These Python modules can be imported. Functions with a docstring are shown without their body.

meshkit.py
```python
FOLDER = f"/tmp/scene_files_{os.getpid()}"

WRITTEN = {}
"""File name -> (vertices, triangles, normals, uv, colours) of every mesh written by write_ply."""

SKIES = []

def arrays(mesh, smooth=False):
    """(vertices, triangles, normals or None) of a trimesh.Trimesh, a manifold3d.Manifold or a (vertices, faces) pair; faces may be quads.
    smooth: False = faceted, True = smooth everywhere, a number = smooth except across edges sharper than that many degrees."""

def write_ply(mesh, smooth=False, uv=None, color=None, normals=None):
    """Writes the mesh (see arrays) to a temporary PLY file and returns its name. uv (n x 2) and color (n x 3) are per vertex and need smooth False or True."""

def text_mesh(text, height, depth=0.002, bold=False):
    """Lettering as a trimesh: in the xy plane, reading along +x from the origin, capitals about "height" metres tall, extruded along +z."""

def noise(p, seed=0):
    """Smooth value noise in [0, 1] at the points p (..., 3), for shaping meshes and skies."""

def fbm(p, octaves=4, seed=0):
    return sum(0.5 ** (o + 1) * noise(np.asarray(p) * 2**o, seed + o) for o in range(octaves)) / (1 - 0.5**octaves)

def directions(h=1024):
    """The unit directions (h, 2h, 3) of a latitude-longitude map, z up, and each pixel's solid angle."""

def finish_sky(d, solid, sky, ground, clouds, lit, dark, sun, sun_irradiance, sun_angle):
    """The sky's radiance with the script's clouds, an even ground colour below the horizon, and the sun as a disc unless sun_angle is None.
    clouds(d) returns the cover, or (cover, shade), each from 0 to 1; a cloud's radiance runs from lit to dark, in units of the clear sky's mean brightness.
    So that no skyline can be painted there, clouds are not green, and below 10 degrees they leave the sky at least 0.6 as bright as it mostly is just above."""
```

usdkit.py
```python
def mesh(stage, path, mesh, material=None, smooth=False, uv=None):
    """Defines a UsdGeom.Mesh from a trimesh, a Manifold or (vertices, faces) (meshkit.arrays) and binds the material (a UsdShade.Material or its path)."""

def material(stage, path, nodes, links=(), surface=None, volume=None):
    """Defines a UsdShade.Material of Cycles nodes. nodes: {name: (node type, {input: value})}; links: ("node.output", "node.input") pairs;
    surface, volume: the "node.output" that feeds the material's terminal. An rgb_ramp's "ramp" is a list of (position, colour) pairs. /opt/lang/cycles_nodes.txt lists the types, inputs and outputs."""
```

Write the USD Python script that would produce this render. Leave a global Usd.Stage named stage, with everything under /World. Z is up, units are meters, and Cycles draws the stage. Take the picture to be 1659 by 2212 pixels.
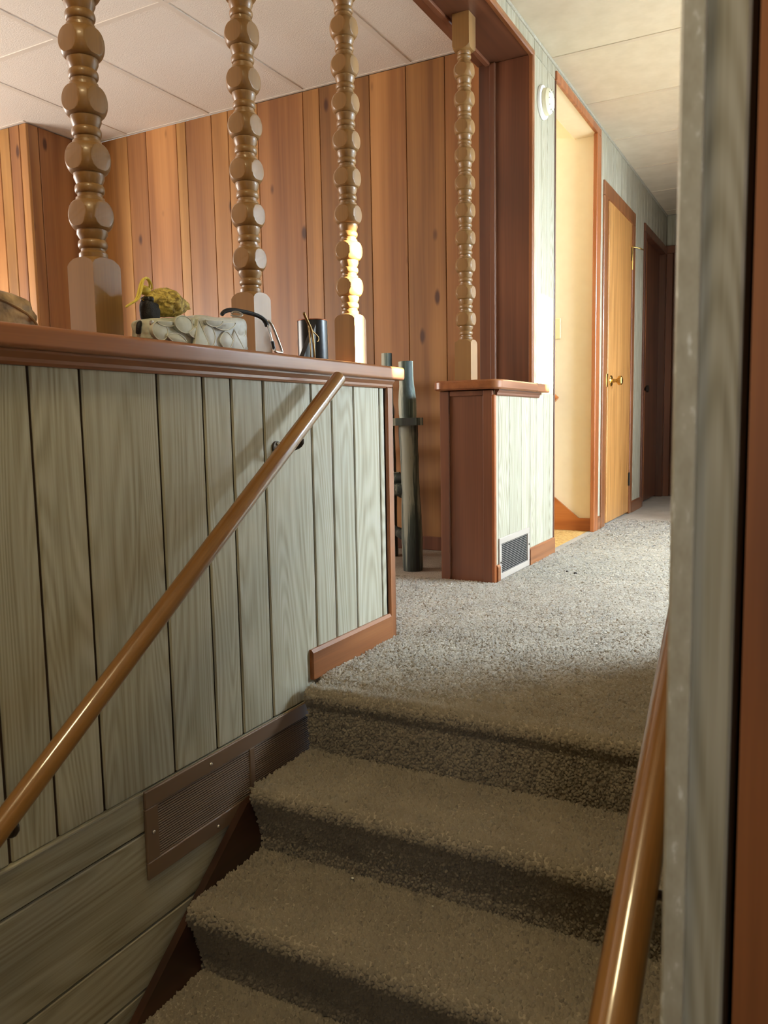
import math
import numpy as np
import trimesh
import manifold3d as m3
import meshkit
import usdkit
from pxr import Usd, UsdGeom, UsdLux, UsdShade, Gf, Sdf, Vt

RNG = np.random.default_rng(7)
stage = Usd.Stage.CreateInMemory()
UsdGeom.SetStageUpAxis(stage, UsdGeom.Tokens.z)
UsdGeom.SetStageMetersPerUnit(stage, 1.0)
WORLD = UsdGeom.Xform.Define(stage, '/World')
stage.SetDefaultPrim(WORLD.GetPrim())
UsdGeom.Scope.Define(stage, '/World/Looks')

# ------------------------------------------------------------------ camera
F_PX, W_PX = 1733.24, 1659.0
EYE = np.array([0.0, 0.0, 0.65])
YAW, PITCH, ROLL = np.radians([28.1948, 6.2918, 1.0583])
fw = np.array([-math.sin(YAW) * math.cos(PITCH), math.cos(YAW) * math.cos(PITCH), -math.sin(PITCH)])
rt = np.array([math.cos(YAW), math.sin(YAW), 0.0])
dn = np.cross(fw, rt)
rt, dn = math.cos(ROLL) * rt + math.sin(ROLL) * dn, -math.sin(ROLL) * rt + math.cos(ROLL) * dn
cam = UsdGeom.Camera.Define(stage, '/World/camera')
cam.CreateHorizontalApertureAttr(24.0)
cam.CreateVerticalApertureAttr(32.0)
cam.CreateFocalLengthAttr(24.0 * F_PX / W_PX)
cam.CreateFStopAttr(8.5)
cam.CreateFocusDistanceAttr(2.3)
cam.CreateClippingRangeAttr(Gf.Vec2f(0.02, 100))
cam.CreateExposureAttr(0.25)
cam.AddTransformOp().Set(Gf.Matrix4d(*rt, 0, *(-dn), 0, *(-fw), 0, *EYE, 1))

# ------------------------------------------------------------------ sky, sun, unseen lamps out of view
dome = UsdLux.DomeLight.Define(stage, '/World/sky')
dome.CreateIntensityAttr(0.6)
dome.CreateColorAttr(Gf.Vec3f(0.75, 0.87, 1.0))

SUN_TO = np.array([-1.0, -0.32, -0.21])          # the way the low sun shines
def look_matrix(pos, to, up=(0, 0, 1)):
    z = -np.asarray(to, float); z /= np.linalg.norm(z)
    x = np.cross(up if abs(z[2]) < .99 else (0, 1, 0), z); x /= np.linalg.norm(x)
    y = np.cross(z, x)
    return Gf.Matrix4d(*x, 0, *y, 0, *z, 0, *map(float, pos), 1)
sun = UsdLux.DistantLight.Define(stage, '/World/sun')
sun.CreateIntensityAttr(46.0)
sun.CreateNormalizeAttr(True)
sun.CreateAngleAttr(0.9)
sun.CreateColorAttr(Gf.Vec3f(1.0, 0.86, 0.62))
sun.AddTransformOp().Set(look_matrix((8, 3, 3), SUN_TO))

def rect_light(name, pos, to, w, h, power, color):
    l = UsdLux.RectLight.Define(stage, '/World/' + name)
    l.CreateWidthAttr(w); l.CreateHeightAttr(h)
    l.CreateIntensityAttr(power)
    l.CreateColorAttr(Gf.Vec3f(*color))
    l.AddTransformOp().Set(look_matrix(pos, to))
rect_light('daylight_entry', (1.62, 3.70, 1.50), (-1, 0, -1.9), 1.08, 1.05, 104.0, (0.70, 0.86, 1.0))  # out of view, placed to light the hall floor and half walls
rect_light('daylight_side_room', (-5.5, 0.9, 1.4), (1, .1, .45), 2.4, 1.2, 20.0, (1.0, 0.93, 0.84))  # out of view, placed to light the side room and rim the balusters
rect_light('daylight_stairwell', (-2.55, 4.28, 2.0), (1, 0.1, -0.25), 0.6, 0.6, 8.0, (1.0, 0.90, 0.72))  # out of view, placed to give the doorway its warm glow
rect_light('stair_ceiling_lamp', (-0.50, 0.20, 2.24), (0, .2, -1), 0.3, 0.3, 48.0, (1.0, 0.80, 0.45))  # out of view overhead, placed to light treads, risers and rails
rect_light('daylight_landing', (0.36, -0.38, 0.8), (.5, 1, 0), 0.3, 0.9, 5.2, (0.95, 0.98, 1.0))  # out of view behind the camera, placed to light the near wall corner
rect_light('daylight_hall', (-0.14, 5.45, 1.0), (-1, 0, -.25), 0.75, 1.8, 3.0, (0.9, 0.95, 1.0))  # out of view on the right, placed to light closet door and far floor

# ------------------------------------------------------------------ helpers
def numbered(parent, name):
    path, k = f'{parent}/{name}', 0
    while stage.GetPrimAtPath(path):
        k += 1
        path = f'{parent}/{name}_{k:03d}'
    return path

BASE = {}
def tag(prim, label=None, cat=None, group=None, kind=None):
    for k, v in (('label', label), ('category', cat), ('group', group), ('kind', kind)):
        if v:
            prim.SetCustomDataByKey(k, v)
    return prim

def thing(name, base, label=None, cat=None, group=None, kind=None, rot=None):
    p = numbered('/World', name)
    x = UsdGeom.Xform.Define(stage, p)
    x.AddTranslateOp().Set(Gf.Vec3d(*map(float, base)))
    R = np.eye(3)
    if rot is not None:
        axis, deg = rot
        x.AddTransformOp().Set(Gf.Matrix4d().SetRotate(Gf.Rotation(Gf.Vec3d(*axis), deg)))
        R = trimesh.transformations.rotation_matrix(math.radians(deg), axis)[:3, :3]
    BASE[p] = (np.array(base, float), R)
    return tag(x.GetPrim(), label, cat, group, kind)

def part(name, mesh, mat, parent, smooth=30, label=None, kind=None, local=False):
    """One mesh of the scene under a thing or a part (given in world coordinates unless local)."""
    path = parent if isinstance(parent, str) else str(parent.GetPath())
    p = numbered(path, name)
    root = '/'.join(p.split('/')[:3])
    v, f, n = mesh if isinstance(mesh, tuple) and len(mesh) == 3 else meshkit.arrays(mesh, smooth)
    if not local and root in BASE:
        b, R = BASE[root]
        v = (v - b) @ R
        if n is not None: n = n @ R
    m = UsdGeom.Mesh.Define(stage, p)
    m.CreatePointsAttr(Vt.Vec3fArray.FromNumpy(v.astype(np.float32)))
    m.CreateFaceVertexCountsAttr(Vt.IntArray.FromNumpy(np.full(len(f), 3, np.int32)))
    m.CreateFaceVertexIndicesAttr(Vt.IntArray.FromNumpy(f.astype(np.int32).ravel()))
    m.CreateSubdivisionSchemeAttr('none')
    if n is not None:
        m.CreateNormalsAttr(Vt.Vec3fArray.FromNumpy(n.astype(np.float32)))
        m.SetNormalsInterpolation('vertex')
    UsdShade.MaterialBindingAPI.Apply(m.GetPrim()).Bind(mat)
    return tag(m.GetPrim(), label, kind=kind)

def copy_thing(src, base, label=None, group=None):
    p = numbered('/World', src.GetName())
    x = UsdGeom.Xform.Define(stage, p)
    x.GetPrim().GetReferences().AddInternalReference(src.GetPath())
    x.GetPrim().SetInstanceable(True)
    x.GetPrim().GetAttribute('xformOp:translate').Set(Gf.Vec3d(*map(float, base)))
    return tag(x.GetPrim(), label, src.GetCustomDataByKey('category'), group)

def hull(pts):
    return trimesh.convex.convex_hull(np.asarray(pts, float))

def box(x0, x1, y0, y1, z0, z1, c=0.0):
    """A box with chamfered edges."""
    x0, x1 = min(x0, x1), max(x0, x1); y0, y1 = min(y0, y1), max(y0, y1); z0, z1 = min(z0, z1), max(z0, z1)
    if c <= 0:
        return trimesh.creation.box(bounds=[[x0, y0, z0], [x1, y1, z1]])
    c = min(c, (x1 - x0) * .45, (y1 - y0) * .45, (z1 - z0) * .45)
    P = []
    for sx in (0, 1):
        for sy in (0, 1):
            for sz in (0, 1):
                q = np.array([(x0, x1)[sx], (y0, y1)[sy], (z0, z1)[sz]], float)
                d = np.array([1 - 2 * sx, 1 - 2 * sy, 1 - 2 * sz]) * c
                P += [q + d * (0, 1, 1), q + d * (1, 0, 1), q + d * (1, 1, 0)]
    return hull(P)

def prism(poly, axis, a0, a1):
    """Extrudes a polygon: axis 'x' takes (y, z) points, 'y' takes (x, z), 'z' takes (x, y)."""
    from shapely.geometry import Polygon
    g = trimesh.creation.extrude_polygon(Polygon(poly), a1 - a0, engine='earcut')
    v = g.vertices.copy()
    v[:, 2] += a0
    o = {'x': (2, 0, 1), 'y': (0, 2, 1), 'z': (0, 1, 2)}[axis]
    g = trimesh.Trimesh(v[:, o], g.faces, process=False)
    if g.volume < 0: g.invert()
    return g

def cat(*ms):
    return trimesh.util.concatenate(ms)

def tube(points, r, sides=10, caps=True):
    p = np.asarray(points, float)
    r = np.broadcast_to(r, (len(p),))
    t = np.gradient(p, axis=0); t /= np.linalg.norm(t, axis=1, keepdims=True) + 1e-12
    ref = np.array([0, 0, 1.0]) if abs(t[0, 2]) < .9 else np.array([1.0, 0, 0])
    a = np.cross(t[0], ref); a /= np.linalg.norm(a)
    V, ang = [], np.arange(sides) * 2 * np.pi / sides
    for i in range(len(p)):
        a = a - t[i] * (a @ t[i]); a /= np.linalg.norm(a) + 1e-12
        b = np.cross(t[i], a)
        V.append(p[i] + r[i] * (np.cos(ang)[:, None] * a + np.sin(ang)[:, None] * b))
    V = np.vstack(V + ([p[:1], p[-1:]] if caps else []))
    Fc = []
    n = len(p)
    for i in range(n - 1):
        for j in range(sides):
            k = (j + 1) % sides
            Fc += [[i * sides + j, i * sides + k, (i + 1) * sides + k], [i * sides + j, (i + 1) * sides + k, (i + 1) * sides + j]]
    if caps:
        for j in range(sides):
            k = (j + 1) % sides
            Fc += [[n * sides, k, j], [n * sides + 1, (n - 1) * sides + j, (n - 1) * sides + k]]
    g = trimesh.Trimesh(V, Fc, process=False)
    if g.volume < 0: g.invert()
    return g

def spline(pts, n=24):
    from scipy.interpolate import CubicSpline
    p = np.asarray(pts, float)
    return CubicSpline(np.linspace(0, 1, len(p)), p)(np.linspace(0, 1, n))

def lathe(profile, sides=32):
    """Revolves (r, z) points about z; the profile runs from bottom to top and starts and ends on the axis."""
    g = trimesh.creation.revolve(np.asarray(profile, float), sections=sides)
    if g.volume < 0: g.invert()
    return g

def to_manifold(g):
    g = g.copy(); g.merge_vertices()
    return m3.Manifold(m3.Mesh(np.asarray(g.vertices, np.float32), np.asarray(g.faces, np.uint32)))

def from_manifold(m):
    k = m.to_mesh()
    return trimesh.Trimesh(k.vert_properties[:, :3], k.tri_verts, process=False)

def move(g, t=(0, 0, 0), rot=None):
    g = g.copy()
    if rot is not None:
        g.apply_transform(trimesh.transformations.rotation_matrix(math.radians(rot[1]), rot[0]))
    g.apply_translation(t)
    return g

# ------------------------------------------------------------------ materials
def srgb(r, g, b):
    c = np.array([r, g, b]) / 255.0
    return tuple(np.where(c <= .04045, c / 12.92, ((c + .055) / 1.055) ** 2.4))

def mat(name, nodes, links, surface='p.BSDF'):
    return usdkit.material(stage, '/World/Looks/' + name, nodes, links, surface=surface)

def plain(name, color, rough=.5, metal=0.0, coat=0.0, noise=None, bump=0.0, bump_scale=200, spec=.5):
    nodes = {'p': ('principled_bsdf', {'base_color': color, 'roughness': rough, 'metallic': metal, 'coat_weight': coat, 'coat_roughness': .12, 'specular_ior_level': spec})}
    links = []
    if noise or bump:
        nodes['tc'] = ('texture_coordinate', {})
    if noise:
        c2, sc = noise
        nodes['n'] = ('noise_texture', {'scale': sc, 'detail': 4.0, 'roughness': .6})
        nodes['r'] = ('rgb_ramp', {'ramp': [(.3, c2), (.7, color)]})
        links += [('tc.object', 'n.vector'), ('n.fac', 'r.fac'), ('r.color', 'p.base_color')]
    if bump:
        nodes['bn'] = ('noise_texture', {'scale': bump_scale, 'detail': 3.0})
        nodes['b'] = ('bump', {'strength': bump, 'distance': .002})
        links += [('tc.object', 'bn.vector'), ('bn.fac', 'b.height'), ('b.normal', 'p.normal')]
    return mat(name, nodes, links)

def wood(name, ramp, axis='z', rings=9.0, ring_w=.45, streak_w=.3, fine_w=.25, rough=.45, coat=0.0, knots=None, vary=(.85, 1.12), bump=.15, size=1.0, spec=.5, stretch=.085, hue_vary=0.0):
    """Sawn or printed wood: contour-like growth rings drawn out along the axis, streaks and fine pores; every piece takes its own cut."""
    def st(k, s=1.0):
        v = [s, s, s]; v['xyz'.index(axis)] = s * k
        return tuple(v)
    nd = {
        'tc': ('texture_coordinate', {}), 'oi': ('object_info', {}),
        'cx': ('combine_xyz', {}),
        'off': ('vector_math', {'math_type': 'multiply_add', 'vector2': (37.0, 53.0, 71.0)}),
        'm1': ('mapping', {'mapping_type': 'point', 'scale': st(stretch, size)}),
        'm2': ('mapping', {'mapping_type': 'point', 'scale': st(.02, size)}),
        'n1': ('noise_texture', {'scale': 7.0, 'detail': 1.2, 'roughness': .45, 'distortion': .25}),
        'k1': ('math', {'math_type': 'multiply', 'value2': rings * 6.283}),
        's1': ('math', {'math_type': 'sine'}),
        'a1': ('math', {'math_type': 'multiply_add', 'value2': .5, 'value3': .5}),
        'n2': ('noise_texture', {'scale': 26.0, 'detail': 3.0, 'roughness': .6}),
        'n3': ('noise_texture', {'scale': 240.0, 'detail': 2.0, 'roughness': .6}),
        'w1': ('math', {'math_type': 'multiply', 'value2': ring_w}),
        'w2': ('math', {'math_type': 'multiply_add', 'value2': streak_w * 1.6}),
        'w3': ('math', {'math_type': 'multiply_add', 'value2': fine_w * 1.6}),
        'w4': ('math', {'math_type': 'add', 'value2': -.3 * (streak_w + fine_w)}),
        'r': ('rgb_ramp', {'ramp': ramp}),
        'vr': ('map_range', {'from_min': 0.0, 'from_max': 1.0, 'to_min': vary[0], 'to_max': vary[1]}),
        'h': ('hsv', {'hue': .5, 'saturation': 1.0}),
        'b': ('bump', {'strength': bump, 'distance': .001}),
        'p': ('principled_bsdf', {'roughness': rough, 'coat_weight': coat, 'coat_roughness': .07, 'specular_ior_level': spec}),
    }
    lk = [('oi.random', 'cx.x'), ('oi.random', 'cx.y'), ('oi.random', 'cx.z'), ('cx.vector', 'off.vector1'), ('tc.object', 'off.vector3'),
          ('off.vector', 'm1.vector'), ('off.vector', 'm2.vector'), ('m1.vector', 'n1.vector'), ('m2.vector', 'n2.vector'), ('m2.vector', 'n3.vector'),
          ('n1.fac', 'k1.value1'), ('k1.value', 's1.value1'), ('s1.value', 'a1.value1'), ('a1.value', 'w1.value1'),
          ('n2.fac', 'w2.value1'), ('w1.value', 'w2.value3'), ('n3.fac', 'w3.value1'), ('w2.value', 'w3.value3'), ('w3.value', 'w4.value1'), ('w4.value', 'r.fac'),
          ('oi.random', 'vr.value'), ('vr.result', 'h.value'), ('r.color', 'h.color'), ('n3.fac', 'b.height'), ('b.normal', 'p.normal')]
    out = 'h.color'
    if hue_vary:
        nd['hm'] = ('math', {'math_type': 'multiply', 'value2': 17.31}); nd['hf'] = ('math', {'math_type': 'fraction'})
        nd['hr'] = ('map_range', {'to_min': .5 - hue_vary, 'to_max': .5 + hue_vary})
        lk += [('oi.random', 'hm.value1'), ('hm.value', 'hf.value1'), ('hf.value', 'hr.value'), ('hr.result', 'h.hue')]
    if knots:
        col, sc, big = knots
        nd['mk'] = ('mapping', {'mapping_type': 'point', 'scale': st(.42, sc)})
        nd['v'] = ('voronoi_texture', {'scale': 1.0, 'feature': 'f1', 'randomness': 1.0})
        nd['vn'] = ('noise_texture', {'scale': 30.0, 'detail': 3.0})
        nd['va'] = ('math', {'math_type': 'multiply_add', 'value2': .10})
        nd['vk'] = ('map_range', {'range_type': 'smoothstep', 'from_min': .04 + big, 'from_max': .10 + big * 1.5, 'to_min': 1.0, 'to_max': 0.0, 'clamp': True})
        nd['mx'] = ('mix', {'mix_type': 'mix', 'color2': col})
        lk += [('off.vector', 'mk.vector'), ('mk.vector', 'v.vector'), ('m1.vector', 'vn.vector'), ('vn.fac', 'va.value1'), ('v.distance', 'va.value3'),
               ('va.value', 'vk.value'), ('vk.result', 'mx.fac'), ('h.color', 'mx.color1')]
        out = 'mx.color'
    lk.append((out, 'p.base_color'))
    return mat(name, nd, lk)

GREY_RAMP = [(.12, srgb(125, 117, 95)), (.42, srgb(155, 149, 128)), (.7, srgb(170, 165, 147)), (1.0, srgb(181, 178, 163))]
M_PANEL = wood('grey_panelling', GREY_RAMP, 'z', rings=34, ring_w=.30, streak_w=.34, fine_w=.46, stretch=.10, rough=.55, vary=(.93, 1.06), bump=.08, size=1.0, knots=(srgb(92, 80, 62), 3.2, .0), spec=.35)
M_PANEL_H = wood('grey_panelling_laid_flat', GREY_RAMP, 'y', rings=26, ring_w=.26, streak_w=.36, fine_w=.40, stretch=.10, rough=.5, vary=(.93, 1.05), bump=.08, spec=.35)
PINE = [(.08, srgb(126, 82, 44)), (.4, srgb(162, 113, 62)), (.7, srgb(182, 132, 76)), (1.0, srgb(196, 148, 90))]
M_PLANK = wood('knotty_cedar_planks', PINE, 'z', rings=1.6, ring_w=.45, streak_w=.42, fine_w=.12, rough=.42, vary=(.70, 1.16), hue_vary=.008, knots=(srgb(74, 40, 22), 6.6, .055), bump=.05, size=.8)
TRIM = [(.1, srgb(98, 56, 30)), (.5, srgb(134, 81, 45)), (.9, srgb(154, 98, 57))]
M_TRIM_Y = wood('brown_trim_lengthwise', TRIM, 'y', rings=5, ring_w=.3, streak_w=.5, fine_w=.2, rough=.34, coat=.15, vary=(.92, 1.05), bump=.06)
M_TRIM_Z = wood('brown_trim_upright', TRIM, 'z', rings=5, ring_w=.3, streak_w=.5, fine_w=.2, rough=.34, coat=.15, vary=(.92, 1.05), bump=.06)
DARK = [(.1, srgb(72, 42, 28)), (.5, srgb(98, 58, 38)), (.9, srgb(118, 74, 50))]
M_DARK_Z = wood('dark_stained_upright', DARK, 'z', rings=4, ring_w=.3, streak_w=.6, fine_w=.2, rough=.4, coat=.1, bump=.06, size=.8)
M_DARK_Y = wood('dark_stained_lengthwise', DARK, 'y', rings=4, ring_w=.3, streak_w=.6, fine_w=.2, rough=.4, coat=.1, bump=.06, size=.8)
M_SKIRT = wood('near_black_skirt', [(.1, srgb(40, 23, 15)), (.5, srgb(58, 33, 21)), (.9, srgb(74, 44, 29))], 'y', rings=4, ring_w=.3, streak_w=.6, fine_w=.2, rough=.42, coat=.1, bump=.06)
M_SPINDLE = wood('golden_turned_wood', [(.1, srgb(106, 76, 40)), (.5, srgb(134, 99, 55)), (.9, srgb(148, 111, 64))], 'z', rings=4, ring_w=.25, streak_w=.5, fine_w=.2, rough=.42, coat=.15, vary=(.97, 1.03), bump=.05)
M_RAIL = wood('varnished_handrail', [(.1, srgb(98, 64, 28)), (.5, srgb(132, 90, 43)), (.9, srgb(154, 110, 58))], 'z', rings=5, ring_w=.3, streak_w=.6, fine_w=.3, rough=.24, coat=.7, vary=(.97, 1.03), bump=.12)
M_BIRCH = wood('golden_birch_door', [(.1, srgb(150, 100, 46)), (.5, srgb(186, 132, 72)), (.9, srgb(202, 150, 88))], 'z', rings=8, ring_w=.3, streak_w=.4, fine_w=.2, rough=.42, coat=.1, bump=.04)
M_ORANGE_X = wood('orange_fir_skirt', [(.1, srgb(150, 80, 30)), (.5, srgb(182, 104, 46)), (.9, srgb(198, 122, 60))], 'x', rings=5, rough=.35, coat=.2)
M_ORANGE_Z = wood('orange_fir_jamb', [(.1, srgb(126, 66, 30)), (.5, srgb(156, 88, 44)), (.9, srgb(172, 104, 58))], 'z', rings=5, rough=.35, coat=.2)
M_LOG = wood('weathered_green_log', [(.35, srgb(28, 36, 33)), (.58, srgb(52, 66, 60)), (.72, srgb(104, 118, 108)), (.86, srgb(176, 182, 168))], 'z', rings=3, ring_w=.3, streak_w=.9, fine_w=.3, rough=.6, bump=.5)
M_LOG_DARK = wood('dark_weathered_log', [(.42, srgb(16, 21, 19)), (.66, srgb(30, 39, 35)), (.82, srgb(58, 68, 61)), (.95, srgb(128, 130, 116))], 'z', rings=3, ring_w=.3, streak_w=.9, fine_w=.3, rough=.6, bump=.5)
M_GROOVE = plain('panel_groove', srgb(70, 52, 36), .8)
M_CORNER = mat('grey_corner_moulding', {'tc': ('texture_coordinate', {}), 'm': ('mapping', {'scale': (1.0, 1.0, .45)}), 'n': ('noise_texture', {'scale': 130.0, 'detail': 4.0, 'roughness': .6}),
    'r': ('rgb_ramp', {'ramp': [(.35, srgb(158, 152, 134)), (.62, srgb(172, 168, 152)), (.66, srgb(194, 194, 184)), (.74, srgb(208, 208, 200))]}), 'p': ('principled_bsdf', {'roughness': .45})},
    [('tc.object', 'm.vector'), ('m.vector', 'n.vector'), ('n.fac', 'r.fac'), ('r.color', 'p.base_color')])
M_CREAM = plain('cream_plaster', srgb(240, 226, 194), .7, noise=(srgb(236, 221, 188), 18), bump=.05, bump_scale=60)
M_PLASTER = plain('pale_plaster', srgb(205, 200, 188), .8)
M_TILE = plain('stippled_ceiling_tile', srgb(230, 223, 215), .85, bump=.9, bump_scale=150)
M_TBAR = plain('ceiling_grid_bar', srgb(222, 214, 204), .5)
M_HTILE = plain('hall_ceiling_board', srgb(216, 202, 178), .75, noise=(srgb(204, 189, 163), 9), bump=.12, bump_scale=60)
M_HBAR = plain('hall_ceiling_strip', srgb(204, 188, 164), .6)
M_BRONZE = plain('brown_enamelled_steel', srgb(112, 90, 72), .38, spec=.6)
M_BEIGE_STEEL = plain('beige_enamelled_steel', srgb(168, 157, 146), .4)
M_BLACK = plain('painted_duct_shade', srgb(14, 13, 12), .9)
M_STEEL = plain('polished_steel', srgb(205, 203, 200), .2, metal=1.0)
M_BRASS = plain('polished_brass', srgb(212, 176, 104), .2, metal=1.0)
M_DARK_METAL = plain('dark_metal', srgb(70, 62, 54), .4, metal=.8)
M_WHITE = plain('white_plastic', srgb(240, 240, 238), .4)
M_IVORY = plain('ivory_plastic', srgb(232, 226, 196), .35)
M_SWITCH = plain('ivory_switch_plate', srgb(236, 222, 170), .4)
M_CUP = plain('matte_black_cup', srgb(22, 22, 24), .32, spec=.5)
M_CUP_LIP = plain('copper_lip', srgb(150, 92, 66), .3, metal=.8)
M_GOLD = plain('bronze_gold_wire', srgb(150, 120, 76), .35, metal=.9)
M_STRAP = plain('black_braided_strap', srgb(20, 20, 22), .6, bump=.6, bump_scale=500)
M_LEATHER = plain('pale_sage_leather', srgb(196, 197, 180), .45, noise=(srgb(166, 166, 146), 22), bump=.15, bump_scale=120)
M_LEATHER_B = plain('pale_grey_leather', srgb(200, 201, 196), .42, noise=(srgb(170, 170, 162), 22), bump=.15, bump_scale=120)
M_PIPING = plain('leather_edge', srgb(206, 204, 190), .4)
M_SUEDE = plain('mottled_brown_hide', srgb(186, 156, 112), .5, noise=(srgb(84, 64, 38), 26), bump=.5, bump_scale=90)
M_CORD = plain('yellow_cord', srgb(226, 204, 84), .6)
M_CRUMB = plain('pale_crumb', srgb(235, 232, 222), .6)
M_LINT = plain('dark_lint', srgb(40, 34, 30), .9)

def mesh_fabric():
    nd = {'tc': ('texture_coordinate', {}), 'w1': ('wave_texture', {'wave_type': 'bands', 'bands_direction': 'x', 'scale': 110.0, 'distortion': 1.5, 'detail': 1.0}),
          'w2': ('wave_texture', {'wave_type': 'bands', 'bands_direction': 'z', 'scale': 110.0, 'distortion': 1.5, 'detail': 1.0}),
          'n': ('noise_texture', {'scale': 60.0, 'detail': 4.0, 'distortion': 2.0}), 'mm': ('math', {'math_type': 'multiply'}),
          'r': ('rgb_ramp', {'ramp': [(.3, srgb(96, 78, 30)), (.48, srgb(176, 150, 66)), (.72, srgb(228, 208, 112))]}),
          'b': ('bump', {'strength': .3, 'distance': .001}), 'p': ('principled_bsdf', {'roughness': .6})}
    return mat('yellow_mesh_net', nd, [('tc.object', 'w1.vector'), ('tc.object', 'w2.vector'), ('tc.object', 'n.vector'), ('n.fac', 'r.fac'), ('w1.fac', 'mm.value1'), ('w2.fac', 'mm.value2'),
                                       ('mm.value', 'b.height'), ('b.normal', 'p.normal'), ('r.color', 'p.base_color')])
M_NET = mesh_fabric()

def carpet(name, base_only=False):
    nd = {'g': ('geometry', {}), 'n': ('noise_texture', {'scale': 7.0, 'detail': 3.0, 'roughness': .6}),
          'p': ('principled_bsdf', {'roughness': .95, 'specular_ior_level': .15, 'sheen_weight': .15, 'sheen_roughness': .5})}
    lk = [('g.position', 'n.vector')]
    if base_only:
        nd['f'] = ('noise_texture', {'scale': 230.0, 'detail': 3.0, 'roughness': .75})
        nd['r'] = ('rgb_ramp', {'ramp': [(.28, srgb(96, 86, 72)), (.46, srgb(166, 154, 138)), (.7, srgb(204, 194, 178))]})
        nd['bp'] = ('bump', {'strength': .9, 'distance': .006})
        lk += [('g.position', 'f.vector'), ('f.fac', 'r.fac'), ('f.fac', 'bp.height'), ('bp.normal', 'p.normal')]
    else:
        nd['r'] = ('rgb_ramp', {'ramp': [(0.0, srgb(150, 140, 124)), (.22, srgb(212, 203, 187)), (.65, srgb(238, 231, 218)), (1.0, srgb(251, 248, 240))]})
        lk += [('g.random_per_island', 'r.fac')]
    # wear: worn, soiled patches of the trodden pile
    nd['wr'] = ('map_range', {'from_min': .35, 'from_max': .65, 'to_min': .86, 'to_max': 1.04, 'clamp': True})
    nd['h'] = ('hsv', {'hue': .5, 'saturation': 1.0})
    lk += [('n.fac', 'wr.value'), ('wr.result', 'h.value'), ('r.color', 'h.color'), ('h.color', 'p.base_color')]
    return mat(name, nd, lk)
M_PILE = carpet('carpet_tufts')
M_CARPET = carpet('carpet_ground', True)
M_BACKING = plain('carpet_backing', srgb(172, 160, 142), .95)
def straw():
    nd = {'g': ('geometry', {}), 'm': ('mapping', {'scale': (60.0, 260.0, 60.0)}), 'n': ('noise_texture', {'scale': 1.0, 'detail': 3.0, 'distortion': 1.0}),
          'r': ('rgb_ramp', {'ramp': [(.35, srgb(140, 96, 40)), (.55, srgb(206, 164, 92)), (.7, srgb(230, 196, 126))]}),
          'b': ('bump', {'strength': .8, 'distance': .004}), 'p': ('principled_bsdf', {'roughness': .9})}
    return mat('straw_carpet', nd, [('g.position', 'm.vector'), ('m.vector', 'n.vector'), ('n.fac', 'r.fac'), ('r.color', 'p.base_color'), ('n.fac', 'b.height'), ('b.normal', 'p.normal')])
M_STRAW = straw()

# ------------------------------------------------------------------ main measures
XW = -1.120            # face of the half wall and of the hall's left wall
XB = -1.355            # its side-room face
HC, LC = 2.292, 2.388  # hall and side-room ceilings
YB = 3.71              # plank wall of the side room
CAP = 0.815            # top of the half wall's ledge
LOW = -0.80            # lower landing

def boards_y(par, ys, x_face, z0, z1, th=.007, gap=.0045, m=None, bev=.002, mat_=None):
    """Grooved wall panelling facing +x: one board between every two grooves."""
    for a, b in zip(ys[:-1], ys[1:]):
        part('panel_board', box(x_face - th, x_face, a + gap / 2, b - gap / 2, z0, z1, bev), mat_ or M_PANEL, par)

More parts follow.
